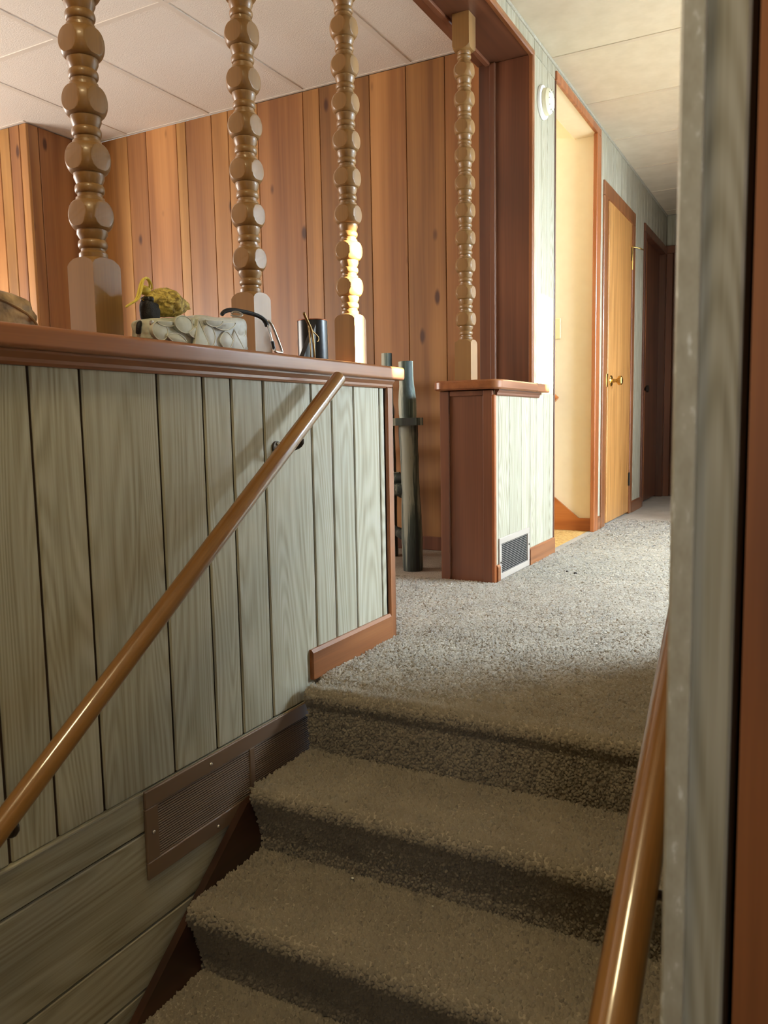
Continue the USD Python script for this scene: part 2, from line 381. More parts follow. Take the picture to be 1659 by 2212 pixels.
# ------------------------------------------------------------------ half wall beside the stair
hw = thing('wall_partition', (-1.24, 0.5, 0), 'long half wall of grey grooved panelling with brown ledge beside the stair', 'half wall', kind='structure')
part('core', box(XB + .008, XW - .008, -.6, 2.125, LOW, CAP - .042), M_GROOVE, hw, smooth=False)
GY = [.30, .47, .60, .70, .793, .886, .990, 1.175, 1.306, 1.397, 1.512, 1.711, 1.809, 1.923, 2.072, 2.103]
boards_y(hw, [-.6, -.4, -.2, -.05, .12] + GY, XW, -.047, CAP - .06, bev=.0025, gap=.006)
for a, b in ((-.047, -.131), (-.131, -.328), (-.328, -.446), (-.446, -.60), (-.60, LOW)):
    part('flat_board', box(XW - .008, XW + .0015, -.6, 1.75, b + .0025, a - .0025, .002), M_PANEL_H, hw, smooth=False)
part('board_ledge', box(XW - .006, XW + .006, -.6, 1.078, -.053, -.047, .0015), M_PANEL_H, hw)
part('side_room_face', box(XB, XB + .01, -.6, 2.125, 0, CAP - .04), M_DARK_Z, hw)
part('end_board', box(XB, XW + .004, 2.122, 2.14, 0, CAP - .04, .002), M_TRIM_Z, hw)
part('end_trim', box(XW - .002, XW + .010, 2.105, 2.140, -.01, CAP - .058, .003), M_TRIM_Z, hw)
def ledge(y0, y1, x0, x1, z0, z1, r=.008):
    P = []
    for cx, cz in ((x0 + r, z0 + r), (x1 - r, z0 + r), (x1 - r, z1 - r), (x0 + r, z1 - r)):
        s = (np.pi, 1.5 * np.pi, 0, .5 * np.pi)[len(P) // 5]
        P += [(cx + r * math.cos(s + t), cz + r * math.sin(s + t)) for t in np.linspace(0, np.pi / 2, 5)]
    return prism(P, 'y', y0, y1)
capm = from_manifold(to_manifold(ledge(-.6, 2.174, XB - .03, XW + .032, CAP - .038, CAP)) ^ to_manifold(box(XB - .05, XW + .05, -.7, 2.174, 0, 1, .007)))
part('ledge', capm, M_TRIM_Y, hw)
def cove(y0, y1, x, z, d=.016, h=.024):
    return prism([(x - .006, z - h), (x + .005, z - h), (x + .008, z - h + .005), (x + .008, z - h * .55), (x + d, z - .004), (x + d, z), (x - .006, z)], 'y', y0, y1)
part('ledge_moulding', cove(-.6, 2.142, XW, CAP - .038), M_TRIM_Y, hw)

# ------------------------------------------------------------------ short half wall, the wall beside it and the hall's left wall
ph = thing('wall_pillar', (-1.24, 3.03, 0), 'short brown and grey half wall with rounded ledge and beige register', 'half wall', kind='structure')
part('core', box(XB + .012, XW - .007, 3.035, 3.56, 0, CAP - .04), M_GROOVE, ph, smooth=False)
part('end_panel', box(XB + .012, XW - .01, 3.028, 3.036, 0, CAP - .04), M_DARK_Z, ph, smooth=False)
part('end_stile', box(XB + .004, XB + .045, 3.016, 3.034, 0, CAP - .04, .003), M_DARK_Z, ph)
part('end_stile', box(XW - .045, XW - .004, 3.016, 3.034, 0, CAP - .04, .003), M_DARK_Z, ph)
part('end_rail', box(XB + .045, XW - .045, 3.02, 3.034, CAP - .062, CAP - .04, .003), M_DARK_Z, ph)
part('corner_bead', box(XW - .008, XW + .006, 3.014, 3.036, 0, CAP - .06, .003), M_ORANGE_Z, ph)
boards_y(ph, [3.037, 3.076, 3.206, 3.363, 3.485], XW, 0, CAP - .04)
part('side_room_face', box(XB + .002, XB + .012, 3.03, 3.5, 0, CAP - .04), M_DARK_Z, ph, smooth=False)
def rounded_plan(x0, x1, y0, y1, r, corner):
    P = []
    for (cx, cy, s) in ((x0, y0, np.pi), (x1, y0, 1.5 * np.pi), (x1, y1, 0), (x0, y1, .5 * np.pi)):
        k = r if (cy == y0 and corner) else .006
        ox, oy = (k if cx == x0 else -k), (k if cy == y0 else -k)
        P += [(cx + ox + k * math.cos(s + t), cy + oy + k * math.sin(s + t)) for t in np.linspace(0, np.pi / 2, 7)]
    return P
def ledge_plan(poly, z0, z1, c=.006):
    from shapely.geometry import Polygon
    g = Polygon(poly); gi = g.buffer(-c)
    V = []
    for q, z in ((gi, z0), (g, z0 + c), (g, z1 - c), (gi, z1)):
        V += [(x, y, z) for x, y in list(q.exterior.coords)[:-1]]
    return hull(V)
part('ledge', ledge_plan(rounded_plan(XB - .02, XW + .035, 2.985, 3.49, .045, True), CAP - .038, CAP), M_TRIM_Y, ph)
part('ledge_return', box(XW + .001, XW + .035, 3.48, 3.665, CAP - .038, CAP, .004), M_TRIM_Y, ph)
part('ledge_moulding', cove(3.04, 3.60, XW, CAP - .038), M_DARK_Y, ph)

wl = thing('wall_left', (-1.18, 3.6, 0), 'grey grooved panel wall of the hall with doorways', 'wall', kind='structure')
part('core', box(-1.24, XW - .007, 3.50, 3.848, 0, HC), M_GROOVE, wl, smooth=False)
boards_y(wl, [3.487, 3.572, 3.688, 3.782, 3.848], XW, 0, CAP - .04)
boards_y(wl, [3.505, 3.536, 3.645, 3.727, 3.848], XW, CAP - .04, 2.222)
# above the openings
part('core', box(-1.24, XW - .007, -.6, 3.866, 2.225, HC), M_GROOVE, wl, smooth=False)
hy = [-.6, -.2, .15, .5, .8, 1.1, 1.35, 1.6, 1.8, 2.0, 2.2, 2.36, 2.50, 2.66, 2.78, 2.93, 3.066, 3.176, 3.332, 3.534, 3.645, 3.727, 3.80, 3.90]
boards_y(wl, hy, XW, 2.224, HC - .004)
boards_y(wl, [3.90, 3.99, 4.15, 4.30, 4.41, 4.58, 4.70, 4.735], XW, 2.262, HC - .003)
part('core', box(-1.24, XW - .007, 3.866, 4.735, 2.262, HC), M_GROOVE, wl, smooth=False)
part('core', box(-1.24, XW - .007, 4.735, 4.83, 0, HC), M_GROOVE, wl, smooth=False)
boards_y(wl, [4.737, 4.775, 4.83], XW, 0, HC - .003)
part('core', box(-1.24, XW - .007, 4.83, 5.735, 2.02, HC), M_GROOVE, wl, smooth=False)
boards_y(wl, [4.83, 4.91, 5.06, 5.17, 5.29, 5.36, 5.47, 5.60, 5.735], XW, 2.022, HC - .003)
part('core', box(-1.24, XW - .007, 5.735, 6.08, 0, HC), M_GROOVE, wl, smooth=False)
boards_y(wl, [5.735, 5.80, 5.855, 5.99, 6.08], XW, 0, HC - .003)
part('core', box(-1.24, XW - .007, 6.08, 7.06, 2.035, HC), M_GROOVE, wl, smooth=False)
boards_y(wl, [6.08, 6.2, 6.36, 6.47, 6.6, 6.72, 6.85, 6.98, 7.06], XW, 2.037, HC - .003)
part('crown_strip', box(XW - .004, XW + .008, -.6, 7.04, HC - .014, HC - .001, .003), M_CORNER, wl)

# brown lining of the opening over the half walls
hd = thing('trim_1', (-1.24, 2.5, 2.2), 'dark brown boards lining the wide opening above the half walls', 'trim', kind='structure')
part('head_board', box(XB + .035, XW + .0, -.6, 3.505, 2.200, 2.225, .002), M_DARK_Y, hd)
part('head_edge', box(XW - .012, XW + .010, -.6, 3.512, 2.196, 2.222, .004), M_TRIM_Y, hd)
part('head_face', box(XB - .012, XB + .03, -.6, 3.5, 2.20, LC - .002, .003), M_DARK_Y, hd)
part('head_stop', box(XB + .03, XB + .055, -.6, 3.48, 2.188, 2.2005, .003), M_DARK_Y, hd)
part('jamb_board', box(XB + .075, XW, 3.488, 3.506, CAP, 2.2, .002), M_DARK_Z, hd)
part('jamb_edge', box(XW - .010, XW + .010, 3.486, 3.512, CAP, 2.2, .004), M_TRIM_Z, hd)
part('jamb_stop', box(XB + .05, XB + .078, 3.474, 3.50, CAP, 2.2, .005), M_DARK_Z, hd)
part('side_casing', box(XB - .005, XB + .05, 3.49, 3.52, CAP - .06, LC - .002, .004), M_DARK_Z, hd)
part('side_filler', box(XB + .01, -1.24, 3.507, YB - .002, 0, LC - .002), M_PLANK, hd, smooth=False)

# ------------------------------------------------------------------ side room: plank walls, ceiling
wb = thing('wall_back', (-2.6, YB, 0), 'knotty cedar plank wall of the side room', 'wall', kind='structure')
gx = [-4.02, -3.92, -3.685, -3.535, -3.30, -3.23, -3.042, -2.926, -2.723, -2.428, -2.326, -2.029, -1.825, -1.618, -1.335]
for a, b in zip(gx[:-1], gx[1:]):
    part('plank', box(a + .0014, b - .0014, YB, YB + .018, 0, LC - .004, .0018), M_PLANK, wb)
part('core', box(-4.1, -1.3, YB + .012, YB + .05, 0, LC), M_BACKING, wb, smooth=False)
part('baseboard', box(-4.0, -1.36, YB - .012, YB - .001, 0, .07, .003), M_DARK_Z, wb)
ws = thing('wall_return', (-4.01, 3.4, 0), 'plank clad corner standing forward in the side room', 'wall', kind='structure')
for a, b in ((3.275, 3.345), (3.345, 3.71)):
    part('plank', box(-4.03, -4.008, a + .002, b - .002, 0, LC - .004, .003), M_PLANK, ws)
for a, b in ((-4.07, -4.008), (-4.155, -4.07), (-4.245, -4.155), (-4.42, -4.245), (-4.6, -4.42), (-4.8, -4.6), (-5.1, -4.8), (-5.35, -5.1), (-5.6, -5.35)):
    part('plank', box(a + .002, b - .002, 3.262, 3.28, 0, LC - .004, .003), M_PLANK, ws)
part('core', box(-5.6, -4.028, 3.278, 3.75, 0, LC), M_BACKING, ws, smooth=False)

cs = thing('ceiling_001', (-3, 1.5, LC), 'white stippled tile ceiling with grid bars over the side room', 'ceiling', kind='structure')
tx = [-5.6, -5.54, -4.92, -4.30, -3.68, -3.055, -2.425, -1.80, XB - .012]
ty = [-1.5, .20, 1.44, 2.685, YB]
for a, b in zip(tx[:-1], tx[1:]):
    for c, d in zip(ty[:-1], ty[1:]):
        part('ceiling_tile', box(a + .010, b - .010, c + .010, d - .010, LC + .001, LC + .016, .003), M_TILE, cs, smooth=False)
for a in tx[1:-1]:
    part('grid_bar', box(a - .0135, a + .0135, -1.5, YB, LC - .0025, LC + .004, .001), M_TBAR, cs)
for c in ty[1:-1]:
    part('grid_bar', box(-5.6, XB - .012, c - .0135, c + .0135, LC - .0022, LC + .0045, .001), M_TBAR, cs)
part('wall_angle', box(-4.0, XB - .012, YB - .018, YB - .0005, LC - .003, LC, .001), M_TBAR, cs)
part('wall_angle', box(-5.6, -4.004, 3.242, 3.2605, LC - .003, LC, .001), M_TBAR, cs)
part('backing', box(-5.7, XB + .01, -1.6, YB + .05, LC + .017, LC + .03), M_PLASTER, cs, smooth=False)

# ------------------------------------------------------------------ hall ceiling
ch = thing('ceiling', (-.5, 4, HC), 'hall ceiling of wide cream boards with narrow joint strips', 'ceiling', kind='structure')
hj = [-2.0, -1.85, -1.22, -.59, .04, .67, 1.29, 1.915, 2.54, 3.165, 3.79, 4.42, 5.04, 5.66, 6.29, 6.91, 7.06]
for a, b in zip(hj[:-1], hj[1:]):
    part('ceiling_board', box(XW - .004, 1.72, a + .004, b - .004, HC, HC + .012, .002), M_HTILE, ch, smooth=False)
for a in hj[1:-1]:
    part('joint_strip', box(XW, 1.72, a - .013, a + .013, HC - .0035, HC + .004, .0015), M_HBAR, ch)
part('backing', box(-1.3, 1.8, -2.1, 7.2, HC + .012, HC + .03), M_PLASTER, ch, smooth=False)

# ------------------------------------------------------------------ carpet
def tufts(points, normals, length, radius, seed, lean=.5):
    """Twisted carpet tufts as small bent buds; every tuft an island of its own."""
    r = np.random.default_rng(seed)
    n = len(points)
    nrm = normals + r.normal(0, lean * .5, (n, 3)); nrm /= np.linalg.norm(nrm, axis=1, keepdims=True)
    ref = r.normal(size=(n, 3))
    a = np.cross(nrm, ref); a /= np.linalg.norm(a, axis=1, keepdims=True)
    b = np.cross(nrm, a)
    L = length * r.uniform(.65, 1.25, n)[:, None]
    R = radius * r.uniform(.75, 1.25, n)[:, None]
    k = 4
    ang = np.arange(k) * 2 * np.pi / k
    V = np.empty((n, 2 * k + 1, 3)); N = np.empty_like(V)
    side = a * (r.uniform(-.35, .35, n)[:, None] * L)
    for j in range(k):
        d = np.cos(ang[j]) * a + np.sin(ang[j]) * b
        V[:, j] = points + d * R * .9
        V[:, k + j] = points + nrm * L * .55 + d * R + side * .5
        N[:, j] = N[:, k + j] = d * .40 + nrm
    V[:, 2 * k] = points + nrm * L + side
    N[:, 2 * k] = nrm
    N /= np.linalg.norm(N, axis=2, keepdims=True)
    T = []
    for j in range(k):
        q = (j + 1) % k
        T += [[j, q, k + q], [j, k + q, k + j], [k + j, k + q, 2 * k]]
    T = np.array(T)
    Fc = (T[None] + (np.arange(n) * (2 * k + 1))[:, None, None]).reshape(-1, 3)
    return V.reshape(-1, 3), Fc, N.reshape(-1, 3)

def jitter_grid(u0, u1, v0, v1, d, seed):
    r = np.random.default_rng(seed)
    u, v = np.meshgrid(np.arange(u0, u1, d), np.arange(v0, v1, d))
    u, v = u.ravel() + r.uniform(-.48, .48, u.size) * d, v.ravel() + r.uniform(-.48, .48, v.size) * d
    return u, v

SL, SR = -1.088, -.098          # carpeted width of the stair
H = .16
def step_profile(y_nose, y_foot, y_back, z, first=False):
    """Cross-section (y, z) of one carpeted step from the foot of its riser over the nosing to the back of its tread."""
    r = .022
    P = [(y_foot, z - H), (y_foot - .002, z - H * .75), (y_nose + .012, z - r * 2.1)]
    for t in np.linspace(np.pi * 1.1, np.pi * .5, 7):
        P.append((y_nose + r + r * math.cos(t), z - r + r * math.sin(t)))
    P += [(y_nose + r + (y_back - y_nose - r) * k, z - .004 * math.sin(math.pi * k)) for k in (.25, .5, .75, 1.0)]
    return np.array(P)

st = thing('carpeted_staircase', (-.6, 1.2, LOW), 'short flight of steps covered in beige grey shag carpet', 'stairs')
noses = [(1.602, 1.618, 0), (1.372, 1.412, 1), (1.155, 1.195, 2), (.938, .978, 3), (.72, .76, 4)]
for k, (yn, yf, i) in enumerate(noses):
    z = -H * i
    yb = (noses[k - 1][1] - .002) if k else 1.70
    P = step_profile(yn, yf, yb, z)
    poly = np.vstack([P, [(yb, z - H - .1), (yf, z - H - .1)]]) if k < 4 else np.vstack([P, [(yb, z - H), (yf, z - H)]])
    s = part('carpet_step', prism(poly, 'x', SL, SR), M_BACKING, st, smooth=40)
    if k > 3: continue
    seg = np.diff(P, axis=0); ln = np.linalg.norm(seg, axis=1); cum = np.r_[0, np.cumsum(ln)]
    d = .0056
    u, v = jitter_grid(SL - .001, SR, 0.002, cum[-1], d, 100 + k)
    v = np.clip(v, 0, cum[-1] - 1e-6)
    j = np.searchsorted(cum, v, 'right') - 1
    t = (v - cum[j]) / ln[j]
    pts = np.c_[u, P[j] + seg[j] * t[:, None]]
    nr = np.c_[np.zeros(len(j)), seg[j][:, 1] * -1, seg[j][:, 0]] / ln[j][:, None]
    wob = meshkit.fbm(pts * np.array([14, 14, 14]), 3, 5) - .5
    part('carpet_pile', tufts(pts + nr * (wob[:, None] * .006 * np.clip((1.70 - pts[:, 1:2]) / .06, 0, 1) - .0015), nr, .0088, .0037, 200 + k, .6), M_PILE, s, smooth=True, kind='stuff')
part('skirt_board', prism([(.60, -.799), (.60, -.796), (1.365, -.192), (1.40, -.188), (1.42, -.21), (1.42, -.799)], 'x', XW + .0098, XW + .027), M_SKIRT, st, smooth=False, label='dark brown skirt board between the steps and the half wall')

fl = thing('floor', (-.6, 3.5, 0), 'beige grey carpet of the upper hall', 'floor', kind='structure')
part('carpet', box(-1.242, -1.152, 4.76, 7.2, -.06, 0), M_CARPET, fl, smooth=False)
part('carpet', box(-1.152, 1.7, 3.80, 7.2, -.06, 0), M_CARPET, fl, smooth=False)
part('carpet', box(-1.38, 1.7, 1.70, 3.80, -.06, 0), M_CARPET, fl, smooth=False)
part('carpet', box(SR + .12, 1.7, 1.31, 1.70, -.06, 0), M_CARPET, fl, smooth=False)
for (d, y0, y1, ln_, ra, sd) in ((.0058, 1.70, 2.35, .0078, .0042, 301), (.0064, 2.35, 3.1, .0070, .0048, 302), (.0076, 3.1, 4.1, .0062, .0058, 303), (.0096, 4.1, 5.3, .005, .0070, 304)):
    u, v = jitter_grid(-1.115, -.09, y0, y1, d, sd)
    keep = (u < -.135 * v + .02) & ((u > XW + .012))
    u, v = u[keep], v[keep]
    pts = np.c_[u, v, np.zeros(len(u)) - .001]
    pts[:, 2] += (meshkit.fbm(pts * 16, 3, 9) - .5) * .004 * np.clip((v - 1.69) / .1, 0, 1)
    part('carpet_pile', tufts(pts, np.tile([0, 0, 1.0], (len(u), 1)), ln_, ra, sd, .8), M_PILE, fl, smooth=True, kind='stuff')
u, v = jitter_grid(-1.62, XW + .012, 2.16, 3.02, .0075, 305)
pts = np.c_[u, v, np.full(len(u), -.001)]
part('carpet_pile', tufts(pts, np.tile([0, 0, 1.0], (len(u), 1)), .006, .005, 306, .8), M_PILE, fl, smooth=True, kind='stuff')
fs = part('carpet', box(-5.6, -1.38, -1.5, YB + .05, -.06, -.0005), M_CARPET, fl, smooth=False)
fm = tag(part('floor_001', box(-2.6, -1.153, 3.81, 4.75, -.05, -.001), M_STRAW, '/World', smooth=False), 'straw coloured floor inside the yellow lit doorway', 'floor', kind='structure')
f2 = tag(part('floor_002', box(-1.2, 1.72, -2.05, .80, LOW - .05, LOW), M_CARPET, '/World', smooth=False), 'carpet of the lower landing', 'floor', kind='structure')

# ------------------------------------------------------------------ baseboards
def base_y(name, y0, y1, label, h=.078, x=XW):
    g = prism([(x, .0), (x + .012, .0), (x + .012, h - .008), (x + .006, h), (x, h)], 'y', y0, y1)
    return tag(part(name, g, M_TRIM_Y, '/World', smooth=False), label, 'baseboard', kind='structure')
base_y('baseboard_partition', 1.672, 2.104, 'short brown baseboard on the half wall at the top of the stair')
base_y('baseboard_pillar', 3.037, 3.066, 'narrow stub of baseboard between corner bead and beige register', h=.07)
base_y('baseboard_left', 3.462, 3.847, 'brown baseboard between the beige register and the yellow doorway')
base_y('baseboard_left', 4.737, 4.80, 'tiny piece of baseboard between the two door casings')
base_y('baseboard_left', 5.737, 6.078, 'brown baseboard beyond the golden closet door')

# ------------------------------------------------------------------ doorway with the lit stairwell
dw = thing('trim_2', (-1.18, 4.3, 0), 'brown casing of the yellow lit doorway', 'trim', kind='structure')
part('side_casing', box(-1.245, XW + .004, 3.848, 3.860, 0, 2.219, .002), M_DARK_Z, dw)
part('side_casing', box(XW - .012, XW + .012, 4.640, 4.733, 0, 2.2195, .003), M_ORANGE_Z, dw)
part('head_casing', box(XW - .008, XW + .010, 3.85, 4.735, 2.220, 2.262, .003), M_ORANGE_Z, dw)
sw = thing('wall_stairwell', (-1.6, 4.72, 0), 'cream plaster walls of the stairwell behind the doorway', 'wall', kind='structure')
part('plaster', box(-2.8, XW - .013, 4.705, 4.80, 0, 2.9), M_CREAM, sw, smooth=False)
part('plaster', box(-2.8, -1.24, 3.76, 3.848, 0, 2.9), M_CREAM, sw, smooth=False)
part('plaster', box(-2.9, -2.8, 3.78, 4.80, 0, 2.9), M_CREAM, sw, smooth=False)
part('soffit', prism([(XW - .009, 2.226), (-1.252, 2.226), (-2.0, 3.15), (-2.0, 3.2), (XW - .009, 3.2)], 'y', 3.849, 4.705), M_CREAM, sw, smooth=False)
part('skirt', prism([(-1.246, 0.0), (-1.246, .074), (-1.212, .074), (-1.212, .074), (-1.37, .205), (-1.9, .64), (-2.4, 1.05), (-2.4, 0)][::-1] if False else [(XW - .013, 0), (XW - .013, .074), (-1.212, .074), (-1.37, .205), (-2.4, 1.03), (-2.4, 0)], 'y', 4.688, 4.706), M_ORANGE_X, sw, smooth=False)
for k in range(5):
    part('stair_step', box(-1.62 - .23 * k, -1.62 - .23 * (k + 1), 3.87, 4.688, 0, .175 * (k + 1), .01), M_STRAW, sw)
ir = thing('stairwell_handrail', (-1.4, 4.64, .79), 'end of a wooden handrail inside the yellow lit doorway', 'handrail')
part('rail', tube([(-1.335, 4.650, .770), (-1.60, 4.650, 1.0), (-2.2, 4.65, 1.5)], .019, 14), M_ORANGE_X, ir)
part('bracket', tube([(-1.5, 4.704, .86), (-1.5, 4.66, .86), (-1.5, 4.652, .90)], .006, 8), M_BRASS, ir)
lsw = thing('light_switch', (-1.36, 4.70, 1.18), 'ivory light switch plate inside the yellow lit doorway', 'switch')
part('plate', box(-1.405, -1.328, 4.698, 4.7055, 1.122, 1.242, .003), M_SWITCH, lsw)
part('toggle', box(-1.372, -1.361, 4.688, 4.699, 1.172, 1.192, .002), M_WHITE, lsw)
for z in (1.148, 1.216):
    part('screw', move(trimesh.creation.cylinder(.003, .003, sections=10), (-1.3665, 4.698, z), ((1, 0, 0), 90)), M_DARK_METAL, lsw)

# ------------------------------------------------------------------ doors of the hall
def casing(par, y0, y1, w, top, m, depth=.12):
    part('side_casing', box(XW - depth, XW + .011, y0, y0 + w, 0, top - w, .004), m, par)
    part('side_casing', box(XW - depth, XW + .011, y1 - w, y1, 0, top - w, .004), m, par)
    part('head_casing', box(XW - depth, XW + .011, y0, y1, top - w, top, .004), m, par)
d1 = thing('door_1', (-1.14, 5.27, 0), 'golden birch closet door with brass knob', 'door', kind='structure')
casing(d1, 4.83, 5.735, .085, 2.02, M_TRIM_Z)
part('stop', box(XW - .03, XW - .006, 4.915, 4.985, 0, 1.94, .003), M_TRIM_Z, d1)
part('slab', box(XW - .045, XW + .004, 4.985, 5.648, .012, 1.938, .003), M_BIRCH, d1)
kn = part('knob', move(lathe([(0, 0), (.033, 0), (.034, .003), (.03, .008), (.013, .012), (.011, .034), (.016, .04), (.026, .046), (.0285, .055), (.027, .066), (.02, .071), (0, .072)], 28), (XW + .004, 5.06, .885), ((0, 1, 0), 90)), M_BRASS, d1, label='brass door knob')
part('strike_plate', box(XW - .004, XW + .0055, 4.945, 4.985, .845, .925, .002), M_BRASS, d1)
for z in (.24, 1.74):
    part('hinge', cat(move(trimesh.creation.cylinder(.006, .09, sections=12), (XW + .008, 5.652, z)), box(XW + .0035, XW + .006, 5.625, 5.68, z - .043, z + .043)), M_DARK_METAL, d1)
part('hinge_stop', cat(tube([(XW + .008, 5.652, 1.79), (XW + .010, 5.66, 1.79), (XW + .045, 5.70, 1.785), (XW + .06, 5.74, 1.78)], .0045, 8), box(XW + .004, XW + .012, 5.645, 5.66, 1.64, 1.80, .002)), M_BRASS, d1)
d2 = thing('door_2', (-1.2, 6.55, 0), 'dark brown door at the far end of the hall', 'door', kind='structure')
casing(d2, 6.08, 7.05, .06, 2.035, M_DARK_Z)
part('slab', box(XW - .075, XW - .04, 6.14, 6.99, .012, 1.975, .003), M_DARK_Z, d2)
part('stile_edge', box(XW - .04, XW - .034, 6.40, 6.43, .012, 1.975, .002), M_TRIM_Z, d2)
part('knob', move(lathe([(0, 0), (.03, 0), (.03, .006), (.011, .012), (.011, .036), (.026, .048), (.026, .062), (0, .07)], 24), (XW - .04, 6.24, .87), ((0, 1, 0), 90)), M_DARK_METAL, d2, label='dull metal door knob')
part('backing', box(-1.262, -1.242, 4.80, 7.12, -.05, 2.1), M_GROOVE, wl, smooth=False)  # added behind the doors to stop sky light leaking through
we = thing('wall_end', (-.7, 7.06, 0), 'grey panelled end wall of the hall above a dark doorway', 'wall', kind='structure')
part('core', box(-1.24, -.1, 7.065, 7.15, 0, HC), M_GROOVE, we, smooth=False)
for a, b in ((-1.12, -1.05), (-1.05, -.94), (-.94, -.80), (-.8, -.68), (-.68, -.5), (-.5, -.3), (-.3, -.18)):
    part('panel_board', box(a + .002, b - .002, 7.058, 7.066, 2.046, HC - .002, .002), M_PANEL, we)
d3 = thing('door_3', (-.7, 7.05, 0), 'dark door closing the end of the hall', 'door', kind='structure')
part('side_casing', box(-1.12, -1.062, 7.035, 7.066, 0, 1.984, .004), M_DARK_Z, d3)
part('head_casing', box(-1.12, -.18, 7.035, 7.066, 1.985, 2.045, .004), M_DARK_Z, d3)
part('slab', box(-1.06, -.25, 7.052, 7.066, 0.01, 1.985, .003), M_DARK_Z, d3)
part('door_stile', box(-1.045, -.985, 7.03, 7.053, .28, 1.94, .004), M_DARK_Z, d3)

# ------------------------------------------------------------------ parts of the house out of the picture
wr = thing('wall_right', (-.2, 5.8, 0), 'grey panelled right wall of the far hall', 'wall', kind='structure')
part('core', box(-.20, -.08, 4.85, 5.05, 0, HC), M_PANEL, wr, smooth=False)
part('core', box(-.20, -.08, 5.85, 7.15, 0, HC), M_PANEL, wr, smooth=False)
part('core', box(-.20, -.08, 5.05, 5.85, 2.0, HC), M_PANEL, wr, smooth=False)  # opening below is left for the unseen hall light
for bx in ((.60, .68, 4.9, 6.0), (-.08, .60, 4.955, 4.99), (-.08, .60, 5.92, 6.0)):
    part('bedroom_wall', box(*bx, 0, HC), M_PLASTER, wr, smooth=False)  # added alcove, out of view, keeps the sun out of the far hall
we2 = thing('wall_entry', (1.7, 3, 0), 'unseen plaster wall of the entry with slits that shape the sun patches', 'wall', kind='structure')
def pierced(x0, x1, y0, y1, z0, z1, holes):
    m = to_manifold(box(x0, x1, y0, y1, z0, z1))
    for a, b, c, d in holes:
        m = m - to_manifold(box(x0 - .1, x1 + .1, a, b, c, d))
    return from_manifold(m)
SY = .32 * (1.70 - XW)
SZ = .21 * (1.70 - XW)
part('plaster', pierced(1.70, 1.78, 1.2, 4.85, 0, HC, [(2.10 + SY - .01, 2.185 + SY, CAP + SZ - .02, 1.25 + SZ), (3.60 + SY, 3.84 + SY, CAP + SZ - .02, 1.22 + SZ)]), M_PLASTER, we2, smooth=False)  # unseen slits, shaped to let sun onto one baluster and the wall
part('plaster', box(-.2, 1.78, 4.85, 4.95, 0, HC), M_PLASTER, we2, smooth=False)
part('plaster', box(.03, 1.78, 1.2, 1.3, -.1, HC), M_PLASTER, we2, smooth=False)
w1 = thing('window_1', (1.69, 3.8, 1.5), 'unseen entry window frame with added curtain', 'window', kind='structure')  # out of view; frame stands on solid wall around the entry light
for (a, b, c, d) in ((3.2, 4.40, .93, .97), (3.2, 4.40, 2.13, 2.17), (3.2, 3.24, .97, 2.13), (4.36, 4.40, .97, 2.13)):
    part('window_frame', box(1.66, 1.70, a, b, c, d, .004), M_TRIM_Y, w1)
part('drawn_curtain', box(1.685, 1.699, 3.24, 4.36, .97, 2.13), M_WHITE, w1, smooth=False)  # added out of view as an opaque sun block behind the entry light
wsr = thing('wall_stair_right', (-.05, 1.4, 0), 'grey panelled wall on the right of the stair', 'wall', kind='structure')
part('core', box(-.0795, .03, .66, 2.40, LOW, HC), M_PANEL, wsr, smooth=False)
for a, b in zip([.66, .79, .94, 1.05, 1.2, 1.38, 1.5, 1.66, 1.8, 1.95, 2.06, 2.15, 2.28, 2.40][:-1], [.66, .79, .94, 1.05, 1.2, 1.38, 1.5, 1.66, 1.8, 1.95, 2.06, 2.15, 2.28, 2.40][1:]):
    part('panel_board', box(-.086, -.0785, a + .002, b - .002, LOW, HC - .002, .002), M_PANEL, wsr)
part('end_trim', box(-.09, .034, 2.40, 2.42, 0, HC - .002, .003), M_TRIM_Z, wsr)
wsh = thing('wall_shell', (0, -1, 0), 'pale plaster walls around the lower landing', 'wall', kind='structure')
part('plaster', box(.04, 1.72, .60, .70, LOW, HC), M_PLASTER, wsh, smooth=False)
part('plaster', box(1.70, 1.78, -2.1, .70, LOW, HC), M_PLASTER, wsh, smooth=False)
part('plaster', box(-1.3, 1.78, -2.15, -2.05, LOW, HC), M_PLASTER, wsh, smooth=False)
part('plaster', box(-1.36, -1.12, -2.1, -.602, LOW, LC), M_PLASTER, wsh, smooth=False)
wsl = thing('wall_side_room', (-5.6, 1, 0), 'plank walls of the side room out of view', 'wall', kind='structure')
part('boarding', box(-5.7, -5.6, -1.5, 3.3, 0, LC), M_PLANK, wsl, smooth=False)
part('boarding', box(-5.7, -1.36, -1.6, -1.5, 0, LC), M_PLANK, wsl, smooth=False)

# ------------------------------------------------------------------ wall corner close by on the right
wc = thing('wall_corner', (-.06, .61, 0), 'grey panelled wall end with pale corner moulding close by on the right', 'wall', kind='structure')
part('panel_board', box(-.0800, -.0455, .6035, .668, LOW, HC, .002), M_PANEL, wc)
part('corner_moulding', prism([(-.0875, .5975), (-.0865, .5965), (-.0732, .5965), (-.0722, .5975), (-.0722, .6032), (-.0812, .6032), (-.0812, .625), (-.0885, .625), (-.0885, .5985)], 'z', LOW, HC), M_CORNER, wc, label='pale chipped corner moulding')
part('reveal', box(-.0455, -.042, .610, .668, LOW, HC), M_GROOVE, wc, smooth=False)
part('door_casing', hull([(-.0425 + (.0 if z > 0 else .007) , y, z) for z in (LOW, HC) for y in (.592, .668)] + [(.045, y, z) for z in (LOW, HC) for y in (.592, .668)]), M_TRIM_Z, wc, smooth=False, label='reddish brown door casing')

